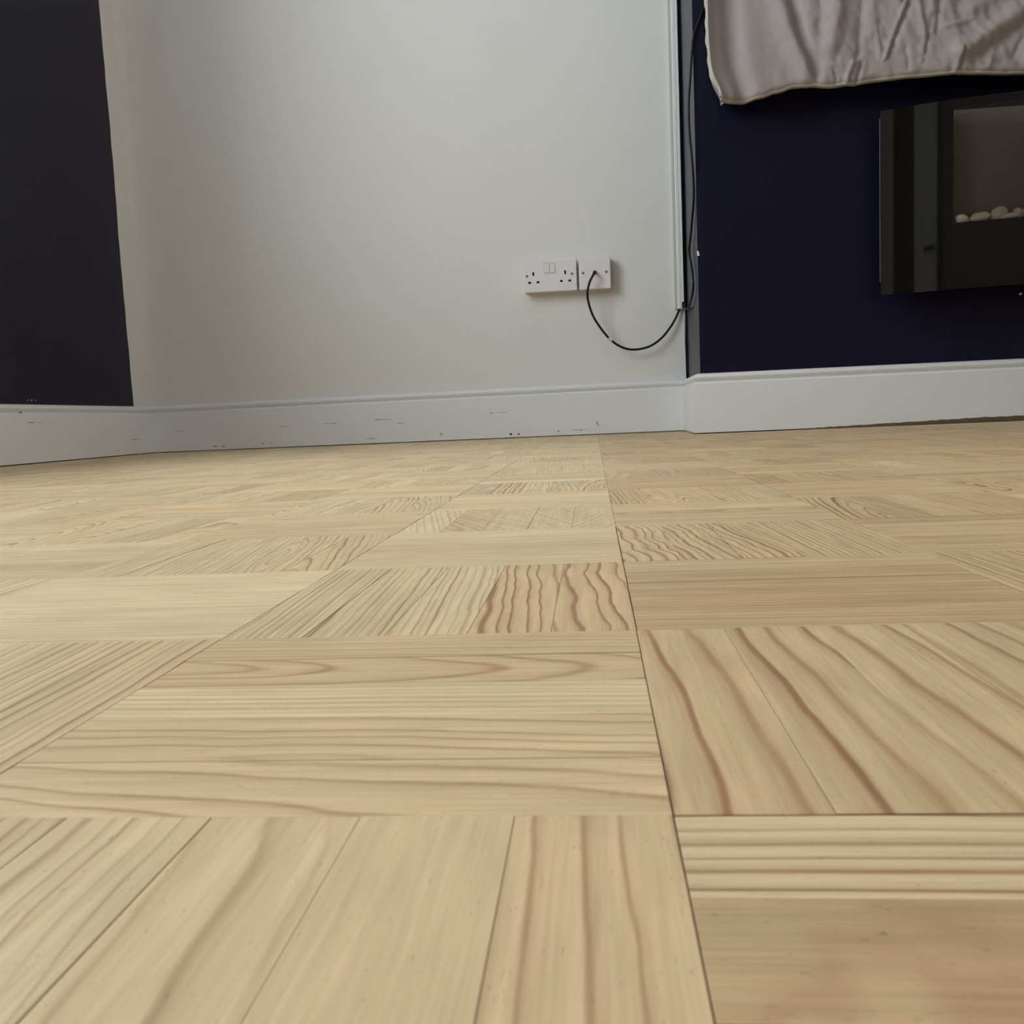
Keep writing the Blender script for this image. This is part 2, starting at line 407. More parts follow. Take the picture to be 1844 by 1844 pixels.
Q += [([(LX, WY0, WZ0), (LX - T_, WY0, WZ0), (LX - T_, WY0, WZ1), (LX, WY0, WZ1)], 0),
      ([(LX, WY1, WZ0), (LX - T_, WY1, WZ0), (LX - T_, WY1, WZ1), (LX, WY1, WZ1)], 0),
      ([(LX, WY0, WZ1), (LX - T_, WY0, WZ1), (LX - T_, WY1, WZ1), (LX, WY1, WZ1)], 0),
      ([(LX, WY0, WZ0), (LX - T_, WY0, WZ0), (LX - T_, WY1, WZ0), (LX, WY1, WZ0)], 0)]
for k, (y, z, ry, rz_) in enumerate([(2.047, .1462, .003, .0014), (2.061, .1470, .004, .0018), (2.078, .1464, .002, .0016)]):
    Q.append(([(LX + .0004, a, b) for a, b in blob(y, z, ry, rz_, seed=k)], 2))
quad_wall('wall_left', Q, [M_white, M_navy, M_chip])

# chimney breast: return, front, far side
Q = [([(BX, FY, 0), (BXB, BY, 0), (BXB, BY, CZ), (BX, FY, CZ)], 0),
     ([(BX, FY, 0), (BX2, FY, 0), (BX2, FY, CZ), (BX, FY, CZ)], 0),
     ([(BX2, FY, 0), (BX2, BY, 0), (BX2, BY, CZ), (BX2, FY, CZ)], 0)]
bxa = lambda y: BX + (BXB - BX) * (y - FY) / (BY - FY)
Q.append(([(bxa(a) - .0005, a, b) for a, b in blob(2.42, .385, .014, .007, seed=5)], 1))
Q.append(([(bxa(a) - .0005, a, b) for a, b in blob(2.416, .370, .009, .004, seed=6)], 1))
Q.append(([(a, FY - .0005, b) for a, b in [(BX - .001, .4275), (BX + .002, .4265), (BX + .0035, .421), (BX + .0045, .4165), (BX + .001, .4155), (BX - .001, .417)]], 1))
Q.append(([(BX - .0005, a, b) for a, b in [(FY - .0005, .4275), (FY + .006, .425), (FY + .004, .418), (FY - .0005, .417)]], 1))
quad_wall('wall_chimney_breast', Q, [M_navy, M_chip])

VY0, VY1, VZ0, VZ1 = -1.3, -0.1, 0.85, 2.05  # opening for the added fill window
R_ = lambda y0, y1, z0, z1: ([(RX, y0, z0), (RX, y1, z0), (RX, y1, z1), (RX, y0, z1)], 0)
RV = RX + .22
quad_wall('wall_right', [R_(RY, VY0, 0, CZ), R_(VY1, BY, 0, CZ), R_(VY0, VY1, 0, VZ0), R_(VY0, VY1, VZ1, CZ),
                         ([(RX, VY0, VZ0), (RV, VY0, VZ0), (RV, VY0, VZ1), (RX, VY0, VZ1)], 0), ([(RX, VY1, VZ0), (RV, VY1, VZ0), (RV, VY1, VZ1), (RX, VY1, VZ1)], 0),
                         ([(RX, VY0, VZ1), (RV, VY0, VZ1), (RV, VY1, VZ1), (RX, VY1, VZ1)], 0), ([(RX, VY0, VZ0), (RV, VY0, VZ0), (RV, VY1, VZ0), (RX, VY1, VZ0)], 0)], [M_white])
DX0, DX1, DZ = -0.58, -0.02, 2.0
quad_wall('wall_rear', [([(LX, RY, 0), (-.95, RY, 0), (-.95, RY, CZ), (LX, RY, CZ)], 0), ([(-.95, RY, 0), (DX0, RY, 0), (DX0, RY, CZ), (-.95, RY, CZ)], 2),
                        ([(DX0, RY, DZ), (DX1, RY, DZ), (DX1, RY, CZ), (DX0, RY, CZ)], 0),
                        ([(DX1, RY, 0), (RX, RY, 0), (RX, RY, CZ), (DX1, RY, CZ)], 1)], [M_white, M_taupe, M_wood_d])
quad_wall('ceiling', [([(LX, RY, CZ), (RX, RY, CZ), (RX, BY, CZ), (LX, BY, CZ)], 0)], [M_ceil])

# rear door with brown frame, seen only as a reflection in the fire's glass
d = empty('door_1', (DX0, RY, 0)); tag(d, kind='structure')
def rel(o, root):
    o.parent = root; o.matrix_parent_inverse = Matrix.Translation(root.location).inverted(); return o
rel(box_obj('door_leaf', (DX0 + .05, RY - .04, .006), (DX1 - .05, RY - .005, DZ - .05), M_door, bev=.002), d)
bm = bmesh.new()
add_box(bm, (DX0 - .04, RY - .05, 0), (DX0 + .05, RY + .02, DZ), .004); add_box(bm, (DX1 - .05, RY - .05, 0), (DX1 + .04, RY + .02, DZ), .004)
add_box(bm, (DX0 - .04, RY - .05, DZ - .05), (DX1 + .04, RY + .02, DZ + .04), .004)
rel(bm_obj('door_frame', bm, M_wood_d), d)
bm = bmesh.new()
add_box(bm, (DX1 - .30, RY + .035, .935), (DX1 - .10, RY + .05, .960), .005); add_box(bm, (DX1 - .118, RY - .006, .939), (DX1 - .102, RY + .04, .956), .003)
rel(bm_obj('door_handle', bm, M_body), d)

# windows: one in the left wall, one added in the right for fill light
def window(name, wx, sg, y0_, y1_, z0_, z1_):
    """sg: -1 for a wall whose outside is at smaller x, +1 for larger x"""
    X_ = lambda a, b: (min(wx + sg * a, wx + sg * b), max(wx + sg * a, wx + sg * b))
    root = empty(name, (wx + sg * .16, (y0_ + y1_) / 2, z0_)); tag(root, kind='structure')
    ym = (y0_ + y1_) / 2; fx = X_(.13, .19); bm = bmesh.new()
    for (a, b, c, d_) in ((y0_, y0_ + .06, z0_, z1_), (y1_ - .06, y1_, z0_, z1_), (y0_ + .06, y1_ - .06, z0_, z0_ + .06), (y0_ + .06, y1_ - .06, z1_ - .06, z1_), (ym - .03, ym + .03, z0_ + .06, z1_ - .06)):
        add_box(bm, (fx[0], a, c), (fx[1], b, d_), .004)
    rel(bm_obj('window_frame', bm, M_upvc), root)
    for a, b in ((y0_ + .06, ym - .03), (ym + .03, y1_ - .06)):
        x = wx + sg * .16
        rel(mesh_obj('window_pane', [(x, a, z0_ + .06), (x, b, z0_ + .06), (x, b, z1_ - .06), (x, a, z1_ - .06)], [(0, 1, 2, 3)], M_pane), root)
    sx = X_(-.04, .13)
    rel(box_obj('window_sill', (sx[0], y0_, z0_), (sx[1], y1_, z0_ + .022), M_upvc, bev=.004), root)
window('window_1', LX, -1, WY0, WY1, WZ0, WZ1)
window('fill_window', RX, 1, VY0, VY1, VZ0, VZ1)  # unseen window, added to go with the fill lamp

# ------------------------------------------------------------------ skirting boards (torus moulding)
PROFILE = [(0.0, 1.0), (0.005, 0.9995), (0.010, 0.992), (0.0145, 0.975), (0.0170, 0.950), (0.0172, 0.925), (0.0155, 0.897),
           (0.0125, 0.876), (0.0110, 0.862), (0.0112, 0.850), (0.0135, 0.842), (0.0175, 0.838), (0.0182, 0.828), (0.0182, 0.10), (0.0180, 0.018), (0.0, 0.018)]
def skirting(name, path, hs, marks=(), dents=()):
    """path: wall-line corners (x, y), the room on the left of travel; mitred joints; hs: height at each corner"""
    P = [Vector(p) for p in path]; V = []; F = []; n = len(PROFILE); MI = []
    seg = [(P[i + 1] - P[i]).normalized() for i in range(len(P) - 1)]
    nor = [Vector((-s.y, s.x)) for s in seg]
    for i, p in enumerate(P):
        if i == 0: off = nor[0]
        elif i == len(P) - 1: off = nor[-1]
        else:
            a, b = nor[i - 1], nor[i]; off = (a + b) / (1 + a.dot(b))
        for t, h in PROFILE: V.append((p.x + off.x * t, p.y + off.y * t, h * hs[i]))
    for i in range(len(P) - 1):
        for k in range(n - 1):
            F.append((i * n + k, i * n + k + 1, (i + 1) * n + k + 1, (i + 1) * n + k)); MI.append(0)
    F.append(tuple(range(n))); MI.append(0); F.append(tuple((len(P) - 1) * n + k for k in range(n))[::-1]); MI.append(0)
    for mset, k in ((marks, 1), (dents, 2)):
        for pts in mset:
            b = len(V); V += pts; F.append(tuple(range(b, b + len(pts)))); MI.append(k)
    o = mesh_obj(name, V, F, [M_skirt, M_mark, M_dent], mi=MI)
    bm = bmesh.new(); bm.from_mesh(o.data); bmesh.ops.recalc_face_normals(bm, faces=bm.faces); bm.to_mesh(o.data); bm.free()
    return tag(o, kind='structure')
YB = BY - .0182 - .0004
def mk(x, z, rx, rz_, s): return [(a, YB, b) for a, b in blob(x, z, rx, rz_, seed=s)]
back_marks = [mk(-1.199, .060, .020, .0011, 1), mk(-.887, .0612, .019, .0012, 2), mk(-.757, .0640, .018, .0009, 3), mk(-.735, .0645, .004, .0018, 9),
              mk(-.610, .0690, .013, .0020, 4), mk(-.585, .0680, .020, .0010, 14), mk(-.545, .056, .020, .0011, 5), mk(-.284, .0735, .006, .0024, 6), mk(-.25, .0735, .018, .0009, 7),
              mk(-1.095, .013, .008, .0022, 8), mk(-.04, .016, .030, .0010, 10), mk(-.63, .016, .020, .0014, 11), mk(-.43, .020, .004, .004, 12)]
back_dents = [mk(-1.068, .0115, .0022, .0028, 21), mk(-.950, .0140, .0020, .0036, 22), mk(-.925, .0150, .0016, .0018, 23),
              mk(-.232, .0118, .0046, .0040, 24), mk(-.210, .0112, .0034, .0034, 25), mk(-.098, .0150, .0026, .0026, 26), mk(-.034, .0140, .0020, .0020, 27),
              mk(.010, .0330, .0014, .0050, 28), mk(.0135, .0270, .0012, .0040, 29), mk(-.74, .0635, .003, .0012, 30)]
skirting('baseboard_back', [(BXB, BY), (LX, BY)], [SKH * 1.005, SKH * .957], back_marks, back_dents)
XL = LX + .0182 + .0004
def ml(y, z, ry, rz_, s): return [(XL, a, b) for a, b in blob(y, z, ry, rz_, seed=s)]
skirting('baseboard_left', [(LX, BY), (LX, RY)], [SKH * .957, SKH * .99], [ml(2.021, .0946, .022, .0016, 41), ml(2.50, .0430, .030, .0012, 42), ml(2.055, .0945, .01, .001, 43)],
         [ml(1.986, .1175, .008, .0016, 44), ml(2.40, .016, .003, .0016, 45)])
skirting('baseboard_breast', [(BX2, FY), (BX, FY), (BXB, BY)], [SKH, SKH, SKH * 1.005])
skirting('baseboard_right', [(RX, RY), (RX, BY)], [SKH, SKH])
# unpainted dusty margin with a ragged upper edge along the foot of the breast skirting
rg = random.Random(9); V = []; F = []
NS = 160; yf = FY - .0187
for k in range(NS + 1):
    x = .50 + k * (BX2 - .50) / NS; h = .003 + .009 * min(1, (x - .50) / .40) + rg.uniform(-.0008, .0008)
    V += [(x, yf - .0006, .0012), (x, yf, h), (x, yf + .0005, h)]
for k in range(NS):
    F += [(3 * k, 3 * k + 1, 3 * k + 4, 3 * k + 3), (3 * k + 1, 3 * k + 2, 3 * k + 5, 3 * k + 4)]
tag(mesh_obj('trim_1', V, F, M_dust), kind='structure')

# ------------------------------------------------------------------ sockets
SX, SZ, SD = -0.1772, 0.3973, 0.035
FYS = BY - SD
ds = empty('double_wall_socket', (SX + .073, BY, SZ))
tag(ds, 'white double power socket with two rockers in a surface box on the white wall', 'socket')
rel(box_obj('surface_box', (SX + .001, FYS + .008, SZ + .001), (SX + .145, BY, SZ + .085), M_pattress, bev=.002), ds)
rel(box_obj('faceplate', (SX, FYS, SZ), (SX + .146, FYS + .009, SZ + .086), M_plastic, bev=.0022, seg=3), ds)
def rel_label(o, root, label=None):
    rel(o, root)
    if label: o['label'] = label
    return o
bm = bmesh.new()
for (x0, x1, z0, z1) in ((.0560, .0567, .0495, .0760), (.0876, .0884, .0495, .0760), (.056, .0884, .0752, .0762), (.056, .0884, .0490, .0498), (.0715, .0729, .0498, .0752)):  # brownish strips fill the gaps round and between the rockers
    add_box(bm, (SX + x0, FYS - .0002, SZ + z0), (SX + x1, FYS + .002, SZ + z1))
rel_label(bm_obj('rocker_surround', bm, M_mark), ds, 'brownish line around and between the two rockers')
for x0, x1, tilt in ((.0568, .0715, .001), (.0729, .0876, .001)):
    bm = bmesh.new(); add_box(bm, (SX + x0, FYS - .0022, SZ + .0499), (SX + x1, FYS + .003, SZ + .0751), .0007)
    for v in bm.verts:
        if v.co.y < FYS and v.co.z > SZ + .066: v.co.y += .0016
    rel(bm_obj('rocker_switch', bm, M_rocker), ds)
for cx in (.0275, .1146):
    for (dx, z, w_, h_) in ((0, .0490, .0048, .0102), (-.0112, .0262, .0076, .0054), (.0117, .0264, .0076, .0054)):
        rel_label(box_obj('pin_slot', (SX + cx + dx - w_ / 2, FYS - .0003, SZ + z - h_ / 2), (SX + cx + dx + w_ / 2, FYS + .004, SZ + z + h_ / 2), M_slot), ds, 'dark pin slot')
for cx in (.0093, .1331):
    bm = bmesh.new(); cyl_y(bm, SX + cx, FYS - .0006, FYS + .003, SZ + .0440, .0036, dome=.0005)
    rel_label(bm_obj('screw', bm, M_screw), ds, 'dull metal screw head')

X2 = SX + .152
so = empty('cable_outlet', (X2 + .043, BY, SZ))
tag(so, 'white square blank plate beside the double socket, black cable coming out of its middle', 'socket')
rel(box_obj('surface_box', (X2 + .001, FYS + .008, SZ + .001), (X2 + .085, BY, SZ + .085), M_pattress, bev=.002), so)
rel(box_obj('faceplate', (X2, FYS - .001, SZ), (X2 + .086, FYS + .009, SZ + .0862), M_plastic, bev=.0022, seg=3), so)
for cx in (.0112, .0744):
    bm = bmesh.new(); cyl_y(bm, X2 + cx, FYS - .0016, FYS + .003, SZ + .0440, .0036, dome=.0005)
    rel_label(bm_obj('screw', bm, M_screw), so, 'dull metal screw head')
bm = bmesh.new(); cyl_y(bm, X2 + .0430, FYS - .012, FYS, SZ + .0436, .0046, .0056)
rel_label(bm_obj('cable_grommet', bm, M_brownrub), so, 'grey rubber collar round the cable')

# ------------------------------------------------------------------ trunking
tr = empty('cable_trunking', (.2445, BY, .335))
tag(tr, 'tall white plastic cable trunking running up the corner beside the navy chimney breast', 'trunking')
def extrude_z(name, prof, z0, z1, m, parent, n=1):
    V = []; k = len(prof)
    for z in (z0, z1): V += [(x, y, z) for x, y in prof]
    F = [(i, (i + 1) % k, k + (i + 1) % k, k + i) for i in range(k)] + [tuple(range(k))[::-1], tuple(range(k, 2 * k))]
    o = mesh_obj(name, V, F, m); bm = bmesh.new(); bm.from_mesh(o.data); bmesh.ops.recalc_face_normals(bm, faces=bm.faces); bm.to_mesh(o.data); bm.free()
    return rel(o, parent)
tx = .2335
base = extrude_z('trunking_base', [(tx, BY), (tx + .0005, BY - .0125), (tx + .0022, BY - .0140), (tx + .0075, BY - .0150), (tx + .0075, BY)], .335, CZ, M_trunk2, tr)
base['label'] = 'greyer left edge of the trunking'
extrude_z('trunking_lid', [(tx + .0075, BY - .010), (tx + .0075, BY - .0160), (tx + .0090, BY - .0172), (tx + .0162, BY - .0172), (tx + .0168, BY - .0156), (tx + .0178, BY - .0156),
                           (tx + .0184, BY - .0172), (tx + .0236, BY - .0172), (tx + .0248, BY - .0160), (tx + .0248, BY - .010)], .334, CZ, M_trunk, tr)

# ------------------------------------------------------------------ cables
r_c = .0031
pts = [(X2 + .043, FYS - .0116, SZ + .0436), (X2 + .0425, FYS - .016, SZ + .0428), (X2 + .0395, FYS - .024, SZ + .036), (.0020, 2.560, .4098), (-.0040, 2.565, .3758), (.0065, 2.572, .3305), (.0278, 2.578, .2920),
       (.0540, 2.582, .2592), (.0820, 2.586, .2383), (.1149, 2.590, .2291), (.1572, 2.594, .2345), (.1938, 2.598, .2566), (.2240, 2.603, .2923), (.2425, 2.609, .3260), (.2470, 2.6115, .345)]
cb = empty('aerial_cable', (X2 + .043, FYS - .004, SZ + .0436))
tag(cb, 'black cable drooping in a loop from the square plate into the trunking bottom', 'cable')
rel(tube('cable_sheath', pts, r_c, M_cable), cb)
fk = tube('paint_fleck', [(.0500, 2.5795, .2642), (.0540, 2.580, .2596), (.0590, 2.5808, .2555)], r_c * .82, M_led, sub=3)
fk['label'] = 'fleck of white paint on the cable'; rel(fk, cb)
rx = BX - r_c - .0008
pts = [(.2548, 2.598, .350), (.2522, 2.575, .332), (rx, 2.505, .322), (rx, 2.44, .3195), (rx, 2.375, .330), (rx, 2.335, .3446), (rx, 2.318, .3623), (rx, 2.344, .4062), (rx, 2.388, .440), (rx, 2.390, .458), (rx, 2.345, .4847), (rx, 2.312, .5111),
       (rx, 2.262, .5583), (.2490, 2.2395, .6173), (.2440, 2.2360, .680), (.2424, 2.2355, .7233), (.2440, 2.2375, .770), (.2484, 2.2400, .815), (.2540, 2.2420, .8755), (.2593, 2.2430, .9091), (.2752, 2.2430, .949), (.2884, 2.2430, .9816), (.305, 2.243, 1.03), (.33, 2.242, 1.10)]
tc_ = tube('aerial_cable', pts, .0028, M_cable)
tag(tc_, 'thin black cable climbing the corner edge of the navy breast up to the sheet', 'cable')

# ------------------------------------------------------------------ electric fire with bowed black glass
GC, GHW, GZ0, GZ1 = 1.062, 0.405, 0.2965, 0.6985
def gy(x): return 2.197 - .080 * (1 - ((x - GC) / GHW) ** 2)
fire = empty('electric_fireplace', (GC, FY, GZ0))
tag(fire, 'wall-hung electric fire with bowed black glass front on the navy chimney breast', 'fireplace')
OX0, OX1, OZ0, OZ1 = 0.797, GC * 2 - 0.797, 0.4385, 0.680
def bowed(name, xs, z0, z1, th, m, hole=None):
    V = []; F = []; n = len(xs)
    zs = sorted({z0, z1} | (set(hole[2:]) if hole else set())); nz = len(zs)
    for side in (0, 1):
        for z in zs:
            for x in xs: V.append((x, gy(x) + side * th, z))
    idx = lambda s, j, i: (s * nz + j) * n + i
    inside = lambda j, i: hole and hole[0] - 1e-6 <= xs[i] and xs[i + 1] <= hole[1] + 1e-6 and hole[2] - 1e-6 <= zs[j] and zs[j + 1] <= hole[3] + 1e-6
    for j in range(nz - 1):
        for i in range(n - 1):
            if inside(j, i): continue
            F.append((idx(0, j, i), idx(0, j, i + 1), idx(0, j + 1, i + 1), idx(0, j + 1, i)))
            F.append((idx(1, j, i), idx(1, j + 1, i), idx(1, j + 1, i + 1), idx(1, j, i + 1)))
    nfr = len(F); k0 = len(V)
    V += [v for v in V]
    idx_ = idx
    idx = lambda s_, j, i: k0 + (s_ * nz + j) * n + i
    for i in range(n - 1):
        F.append((idx(0, 0, i), idx(1, 0, i), idx(1, 0, i + 1), idx(0, 0, i + 1)))
        F.append((idx(0, nz - 1, i), idx(0, nz - 1, i + 1), idx(1, nz - 1, i + 1), idx(1, nz - 1, i)))
    for i in (0, n - 1):
        for j in range(nz - 1):
            F.append((idx(0, j, i), idx(0, j + 1, i), idx(1, j + 1, i), idx(1, j, i)))
    o = mesh_obj(name, V, F, m)
    for p in o.data.polygons[:nfr]: p.use_smooth = True
    return o
def lsp(a, b, n): return [a + (b - a) * k / n for k in range(n + 1)]
xs = lsp(GC - GHW, OX0, 14) + lsp(OX0, OX1, 40)[1:] + lsp(OX1, GC + GHW, 14)[1:]
gl = rel(bowed('glass_front', xs, GZ0, GZ1, .005, M_bglass, (OX0, OX1, OZ0, OZ1)), fire)
rel(bowed('viewing_window', lsp(OX0, OX1, 40), OZ0, OZ1, .001, M_pane), fire)['label'] = 'clear window in the black glass'
ed = rel(box_obj('glass_edge', (GC - GHW - .0005, gy(GC - GHW) + .0004, GZ0 + .03), (GC - GHW, gy(GC - GHW) + .0052, GZ1 - .015), M_edge), fire)  # highlight along the glass edge, put in as a paler strip
ed['label'] = 'polished edge of the glass, its highlight painted pale'
# box behind the glass, open at the front where the pebbles lie
bm = bmesh.new()
add_box(bm, (GC - .34, FY - .045, GZ0 + .03), (GC + .34, FY, GZ1 - .03))
rel(bm_obj('casing', bm, M_body), fire)
V = [(OX0 - .01, FY - .047, OZ0 - .012), (OX1 + .01, FY - .047, OZ0 - .012), (OX1 + .01, FY - .047, OZ1 + .01), (OX0 - .01, FY - .047, OZ1 + .01)]
rel(mesh_obj('fire_backdrop', V, [(0, 1, 2, 3)], M_firebk), fire)['label'] = 'dull brown panel behind the pebbles'
V = []; F = []
xs2 = lsp(OX0 - .012, OX1 + .012, 40)
for x in xs2: V += [(x, gy(x) + .006, OZ0 + .0012), (x, FY - .046, OZ0 + .0012), (x, FY - .046, OZ0 - .004), (x, gy(x) + .006, OZ0 - .004)]
for k in range(len(xs2) - 1):
    for j in range(4): F.append((4 * k + j, 4 * k + (j + 1) % 4, 4 * k + 4 + (j + 1) % 4, 4 * k + 4 + j))
rel(mesh_obj('pebble_ledge', V, F, M_led), fire)['label'] = 'pale narrow ledge under the pebbles'
for xx in (OX0 - .012, OX1 + .010):
    V = [(xx, gy(xx) + .006, OZ0), (xx + .002, gy(xx) + .006, OZ0), (xx + .002, FY - .046, OZ0), (xx, FY - .046, OZ0)]
    V += [(a, b, OZ1) for a, b, c in V]
    rel(mesh_obj('firebox_side', V, [(0, 1, 2, 3), (4, 5, 6, 7), (0, 1, 5, 4), (1, 2, 6, 5), (2, 3, 7, 6), (3, 0, 4, 7)], M_firebk), fire)
stud = bmesh.new(); cyl_y(stud, .981, FY - .004, FY, .2886, .0028, dome=.0015)
tag(bm_obj('wall_stud', stud, M_led), 'tiny white stud on the navy wall just under the electric fire', 'stud')

# pebbles lying on the ledge
def pebble(x, y, sx, sy, sz, rot, tilt, k, seed, label):
    bm = bmesh.new(); bmesh.ops.create_icosphere(bm, subdivisions=4, radius=1.0)
    for v in bm.verts:
        n_ = noise.noise(v.co * 1.3 + Vector((seed * 3.1, 0, 0)))
        v.co *= 1 + .12 * n_
        v.co = Vector((v.co.x * sx, v.co.y * sy, v.co.z * sz))
    R_ = Matrix.Rotation(rot, 4, 'Z') @ Matrix.Rotation(tilt, 4, 'Y'); bmesh.ops.transform(bm, matrix=R_, verts=bm.verts)
    zmin = min(v.co.z for v in bm.verts)
    o = bm_obj('pebble', bm, M_peb[k], smooth=True)
    y = gy(x) + .0075 + max(v.co.y for v in o.data.vertices) + (.016 if y > 2.18 else 0)
    if seed in (4, 6): y += .013
    if seed == 8: y += .008
    o.location = (x, y, OZ0 + .0012 - zmin)
    return tag(o, label, 'pebble', 'pebbles in the electric fire')
PB = [(.820, 2.171, .0140, .011, .0098, .1, .10, 0, 1, 'ivory rounded pebble at the left end of the row behind the fire glass'),
      (.8335, 2.185, .0120, .009, .0075, .2, .10, 2, 2, 'small dull pebble half hidden behind the leftmost ivory one'),
      (.8560, 2.158, .0215, .012, .0100, .05, -.12, 1, 3, 'long cream pebble with a yellow tint, second along the front'),
      (.8990, 2.159, .0190, .012, .0150, .1, -.35, 2, 4, 'tall grey domed pebble near the middle of the visible row'),
      (.9120, 2.140, .0175, .007, .0058, .0, -.12, 0, 5, 'flat pale pebble lying in front of the tall grey one'),
      (.9350, 2.147, .0130, .010, .0125, .0, -.25, 2, 6, 'grey pebble leaning just right of the flat pale one'),
      (.9480, 2.134, .0095, .009, .0115, .1, .10, 0, 7, 'bright ivory pebble in front, near the picture edge'),
      (.9640, 2.138, .0090, .010, .0110, .0, .30, 2, 8, 'small brownish pebble squeezed beside the bright ivory one'),
      (.9820, 2.130, .0140, .010, .0125, .0, 0, 0, 9, 'pale pebble cut off by the right picture edge')]
for a in PB: pebble(*a)

# ------------------------------------------------------------------ dust sheet hanging over whatever is on the breast
def sheet():
    X0, X1, ZT = .2795, 1.72, 1.42
    NX, NZ = 420, 190
    def hem(x):
        t = x - X0
        pts = [(0, .7335), (.012, .7318), (.030, .7305), (.06, .7325), (.10, .7365), (.14, .745), (.185, .7530), (.22, .7515), (.26, .7465), (.30, .7480), (.36, .7535), (.42, .7545), (.50, .7525), (.66, .7455), (1.0, .742), (1.5, .742)]
        for (a, za), (b, zb) in zip(pts[:-1], pts[1:]):
            if t <= b:
                f = (t - a) / (b - a); f = f * f * (3 - 2 * f); return za + (zb - za) * f
        return pts[-1][1]
    # folds: polyline of (x, z), half-width, height toward the room (negative = crease), asymmetry
    FOLDS = [([(.405, 1.40), (.455, .955), (.475, .87), (.510, .775)], .013, -.015), ([(.380, 1.40), (.430, .955), (.450, .87), (.485, .775)], .020, .011),
             ([(.33, 1.4), (.325, .95), (.330, .84), (.34, .73)], .022, -.018),
             ([(.560, 1.3), (.558, .955), (.540, .83)], .016, .011), ([(.535, 1.2), (.520, .95), (.515, .80)], .012, -.005),
             ([(.694, .905), (.672, .85), (.652, .793)], .0042, .0065), ([(.700, .895), (.676, .845), (.662, .80)], .008, -.004),
             ([(.714, .925), (.724, .87), (.735, .825), (.728, .785)], .0050, .0060), ([(.748, .87), (.740, .83), (.730, .79)], .006, -.0055),
             ([(.756, 1.15), (.750, .955), (.745, .84)], .0085, .0065), ([(.770, 1.1), (.768, .95), (.758, .84)], .006, -.004),
             ([(.652, .94), (.668, .915), (.684, .902)], .0040, .0045), ([(.680, .908), (.700, .930), (.712, .96)], .0045, .0045),
             ([(.640, .98), (.628, .90), (.622, .845)], .010, .004), ([(.615, .97), (.602, .87), (.598, .80)], .008, -.004),
             ([(.632, .855), (.640, .82), (.642, .795)], .0040, .0035), ([(.695, .81), (.700, .79), (.702, .768)], .004, -.0035),
             ([(1.20, 1.06), (.990, .905), (.900, .850), (.800, .790)], .016, .011), ([(1.2, 1.02), (.985, .865), (.90, .815), (.84, .775)], .012, -.007),
             ([(1.1, 1.1), (.950, .965), (.880, .905), (.830, .88)], .013, .006), ([(1.05, 1.1), (.92, .985), (.86, .935), (.81, .90)], .011, -.006),
             ([(.780, .90), (.790, .86), (.800, .82), (.795, .79)], .006, .003), ([(.770, .845), (.800, .850), (.830, .858)], .004, .0028),
             ([(.806, .795), (.800, .775), (.798, .752)], .0050, .006), ([(.812, .795), (.810, .775), (.806, .755)], .0045, -.005),
             ([(.95, .83), (.93, .80), (.92, .775)], .006, -.004), ([(.88, .80), (.87, .78), (.866, .76)], .006, .004), ([(1.0, .87), (.96, .81), (.945, .77)], .008, .005),
             ([(.585, .79), (.575, .765), (.572, .745)], .005, .005), ([(.605, .79), (.600, .77), (.594, .745)], .0045, -.005), ([(.545, .78), (.55, .765), (.552, .75)], .004, -.003),
             ([(1.15, 1.0), (1.1, .88), (1.08, .75)], .015, .008), ([(1.35, 1.2), (1.32, .95), (1.3, .75)], .02, .01), ([(1.55, 1.2), (1.5, .95), (1.52, .75)], .02, -.01)]
    def fold_h(x, z):
        h = 0
        for pl, wd, am in FOLDS:
            best = None
            for (ax, az), (bx, bz) in zip(pl[:-1], pl[1:]):
                dx, dz = bx - ax, bz - az
                t = max(0, min(1, ((x - ax) * dx + (z - az) * dz) / (dx * dx + dz * dz)))
                qx, qz = x - ax - t * dx, z - az - t * dz
                dd = qx * qx + qz * qz
                if best is None or dd < best: best = dd
            dd = math.sqrt(best) / wd
            if dd < 3: h += am * math.exp(-dd * dd)
        return h
    V = []; F = []; MI = []
    for j in range(NZ + 1):
        for i in range(NX + 1):
            x = X0 + (X1 - X0) * (i / NX) ** 1.35
            zb = hem(x); f = j / NZ
            z = zb + (ZT - zb) * (f ** 1.25)
            y = FY - .098
            t = x - X0
            y -= .010 * math.exp(-(t / .012) ** 2) - .004 * math.sin(t * 11)            # left edge curls forward
            n1 = noise.noise(Vector((x * 7, z * 4, 1.3))); n2 = noise.noise(Vector((x * 24 + z * 8, z * 13, 5.1))); n3 = noise.noise(Vector((x * 70, z * 55 + x * 20, 9.7)))
            soft = min(1, max(.25, (t - .10) / .12))
            y -= .013 * n1 + (.0052 * n2 + .0022 * n3 + .0016 * (1 - abs(noise.noise(Vector((x * 42 + z * 30, z * 22 - x * 8, 3.3)))) * 2.2)) * soft + fold_h(x, z)
            dh = z - zb
            y += .006 * math.exp(-(dh / .006) ** 2)                                      # hem rolls under
            # the left edge sways out at the bottom
            xx = x
            if t < .2: xx += (1 - t / .2) * (.0105 * math.exp(-((z - .735) / .042) ** 2) * 2.6 + .004 * math.exp(-((z - .80) / .05) ** 2) - .004)
            if z > 1.2: y += (z - 1.2) ** 2 / (.22 ** 2) * .088
            V.append((xx, min(y, FY - .004), z))
    n = NX + 1
    for j in range(NZ):
        for i in range(NX):
            F.append((j * n + i, j * n + i + 1, (j + 1) * n + i + 1, (j + 1) * n + i))
    front_n = len(V)
    # left return back to the wall, slack and a little scalloped
    NR = 14; left = [j * n for j in range(NZ + 1)]
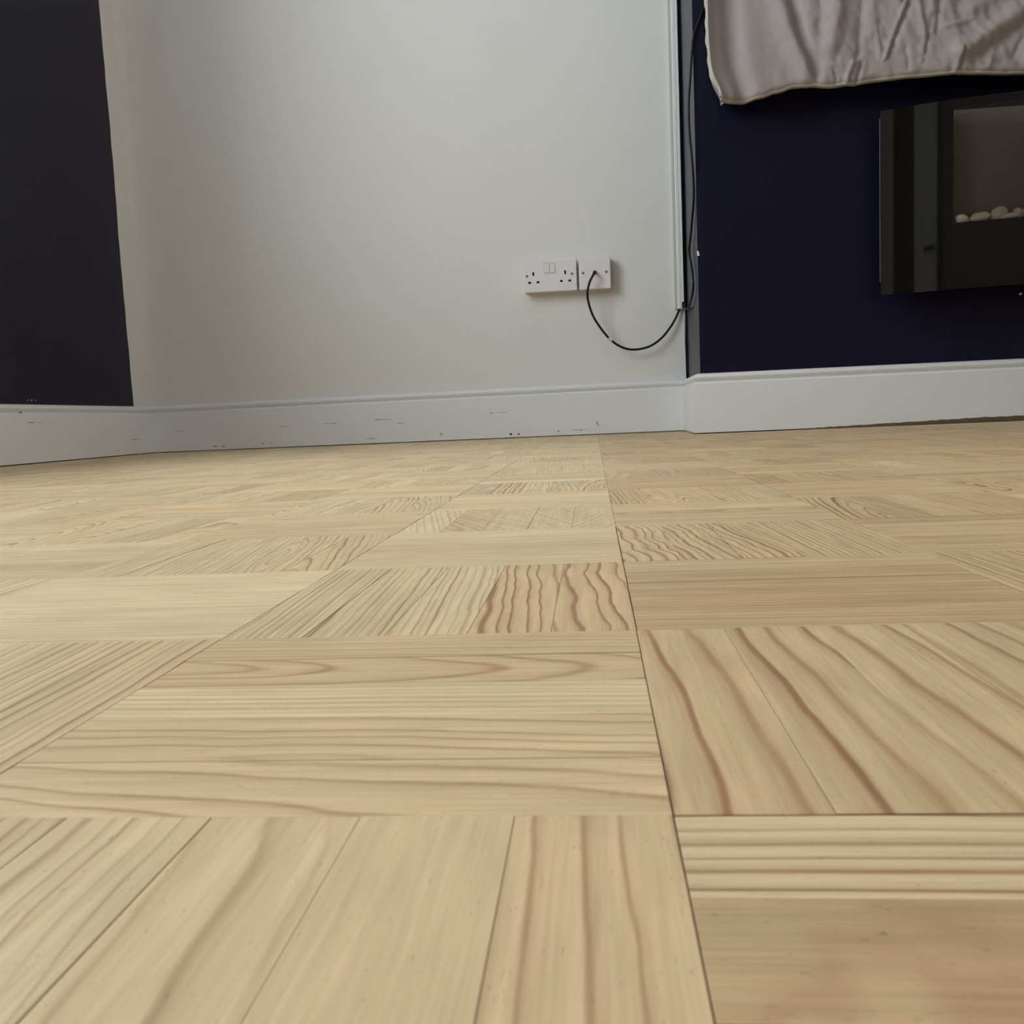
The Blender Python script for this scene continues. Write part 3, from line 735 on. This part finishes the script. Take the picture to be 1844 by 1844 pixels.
    for j in range(NZ + 1):
        px, py, pz = V[left[j]]
        for k in range(1, NR + 1):
            s = k / NR
            bow = .006 * math.sin(s * math.pi) + .0015 * math.sin(pz * 60 + s * 4) * math.sin(s * math.pi)
            V.append((px + bow + .012 * s, py + (FY - .013 - py) * s, pz + .012 * s * math.exp(-(pz - .74) / .1)))
    for j in range(NZ):
        for k in range(NR):
            a = left[j] if k == 0 else front_n + j * NR + k - 1
            b = front_n + j * NR + k
            c = front_n + (j + 1) * NR + k
            d_ = left[j + 1] if k == 0 else front_n + (j + 1) * NR + k - 1
            F.append((b, a, d_, c))
    o = mesh_obj('dust_sheet', V, F, M_cloth, smooth=True)
    sm = o.modifiers.new('thickness', 'SOLIDIFY'); sm.thickness = .0012; sm.offset = 1
    tag(o, 'creased mauve-grey cotton dust sheet hanging over the navy chimney breast above the fire', 'sheet')
    # stitched hem along the bottom and up the left side, a part of the sheet
    path = [Vector(V[left[j]]) for j in range(NZ, -1, -3)] + [Vector(V[0])]
    hv = []; hf = []
    for i in range(0, n, 2):
        x, y, z = V[i]; hv += [(x, y - .0010, z + .012), (x, y - .0024, z + .004), (x, y - .0022, z - .0005), (x, y + .012, z - .0015), (x, y + .014, z + .007)]
    for k in range(len(hv) // 5 - 1):
        for j in range(4): hf.append((5 * k + j, 5 * k + j + 1, 5 * k + 6 + j, 5 * k + 5 + j))
    h = mesh_obj('bottom_hem', hv, hf, M_hem, o, smooth=True); h['label'] = 'paler turned hem along the bottom'
    hv = []; hf = []
    for j in range(4, NZ + 1, 2):
        x, y, z = V[left[j]]; fd = min(1, max(0, (z - V[left[0]][2]) / .04)); wv = fd * (.0012 * math.sin(z * 160) + .0008 * math.sin(z * 71))
        wd = fd * (.004 + .009 * math.exp(-((z - .785) / .03) ** 2))
        hv += [(x + .0015, y - .0028, z), (x - .0022 + wv, y - .0030, z), (x - .0030 + wv - wd * .25, y + .002 + .004 * fd, z), (x - .0015 * fd, y + .004 + .012 * fd, z)]
    for k in range(len(hv) // 4 - 1):
        for j in range(3): hf.append((4 * k + j, 4 * k + j + 1, 4 * k + 5 + j, 4 * k + 4 + j))
    h = mesh_obj('side_hem', hv, hf, M_hem, o, smooth=True); h['label'] = 'pale selvedge down the left side'
sheet()
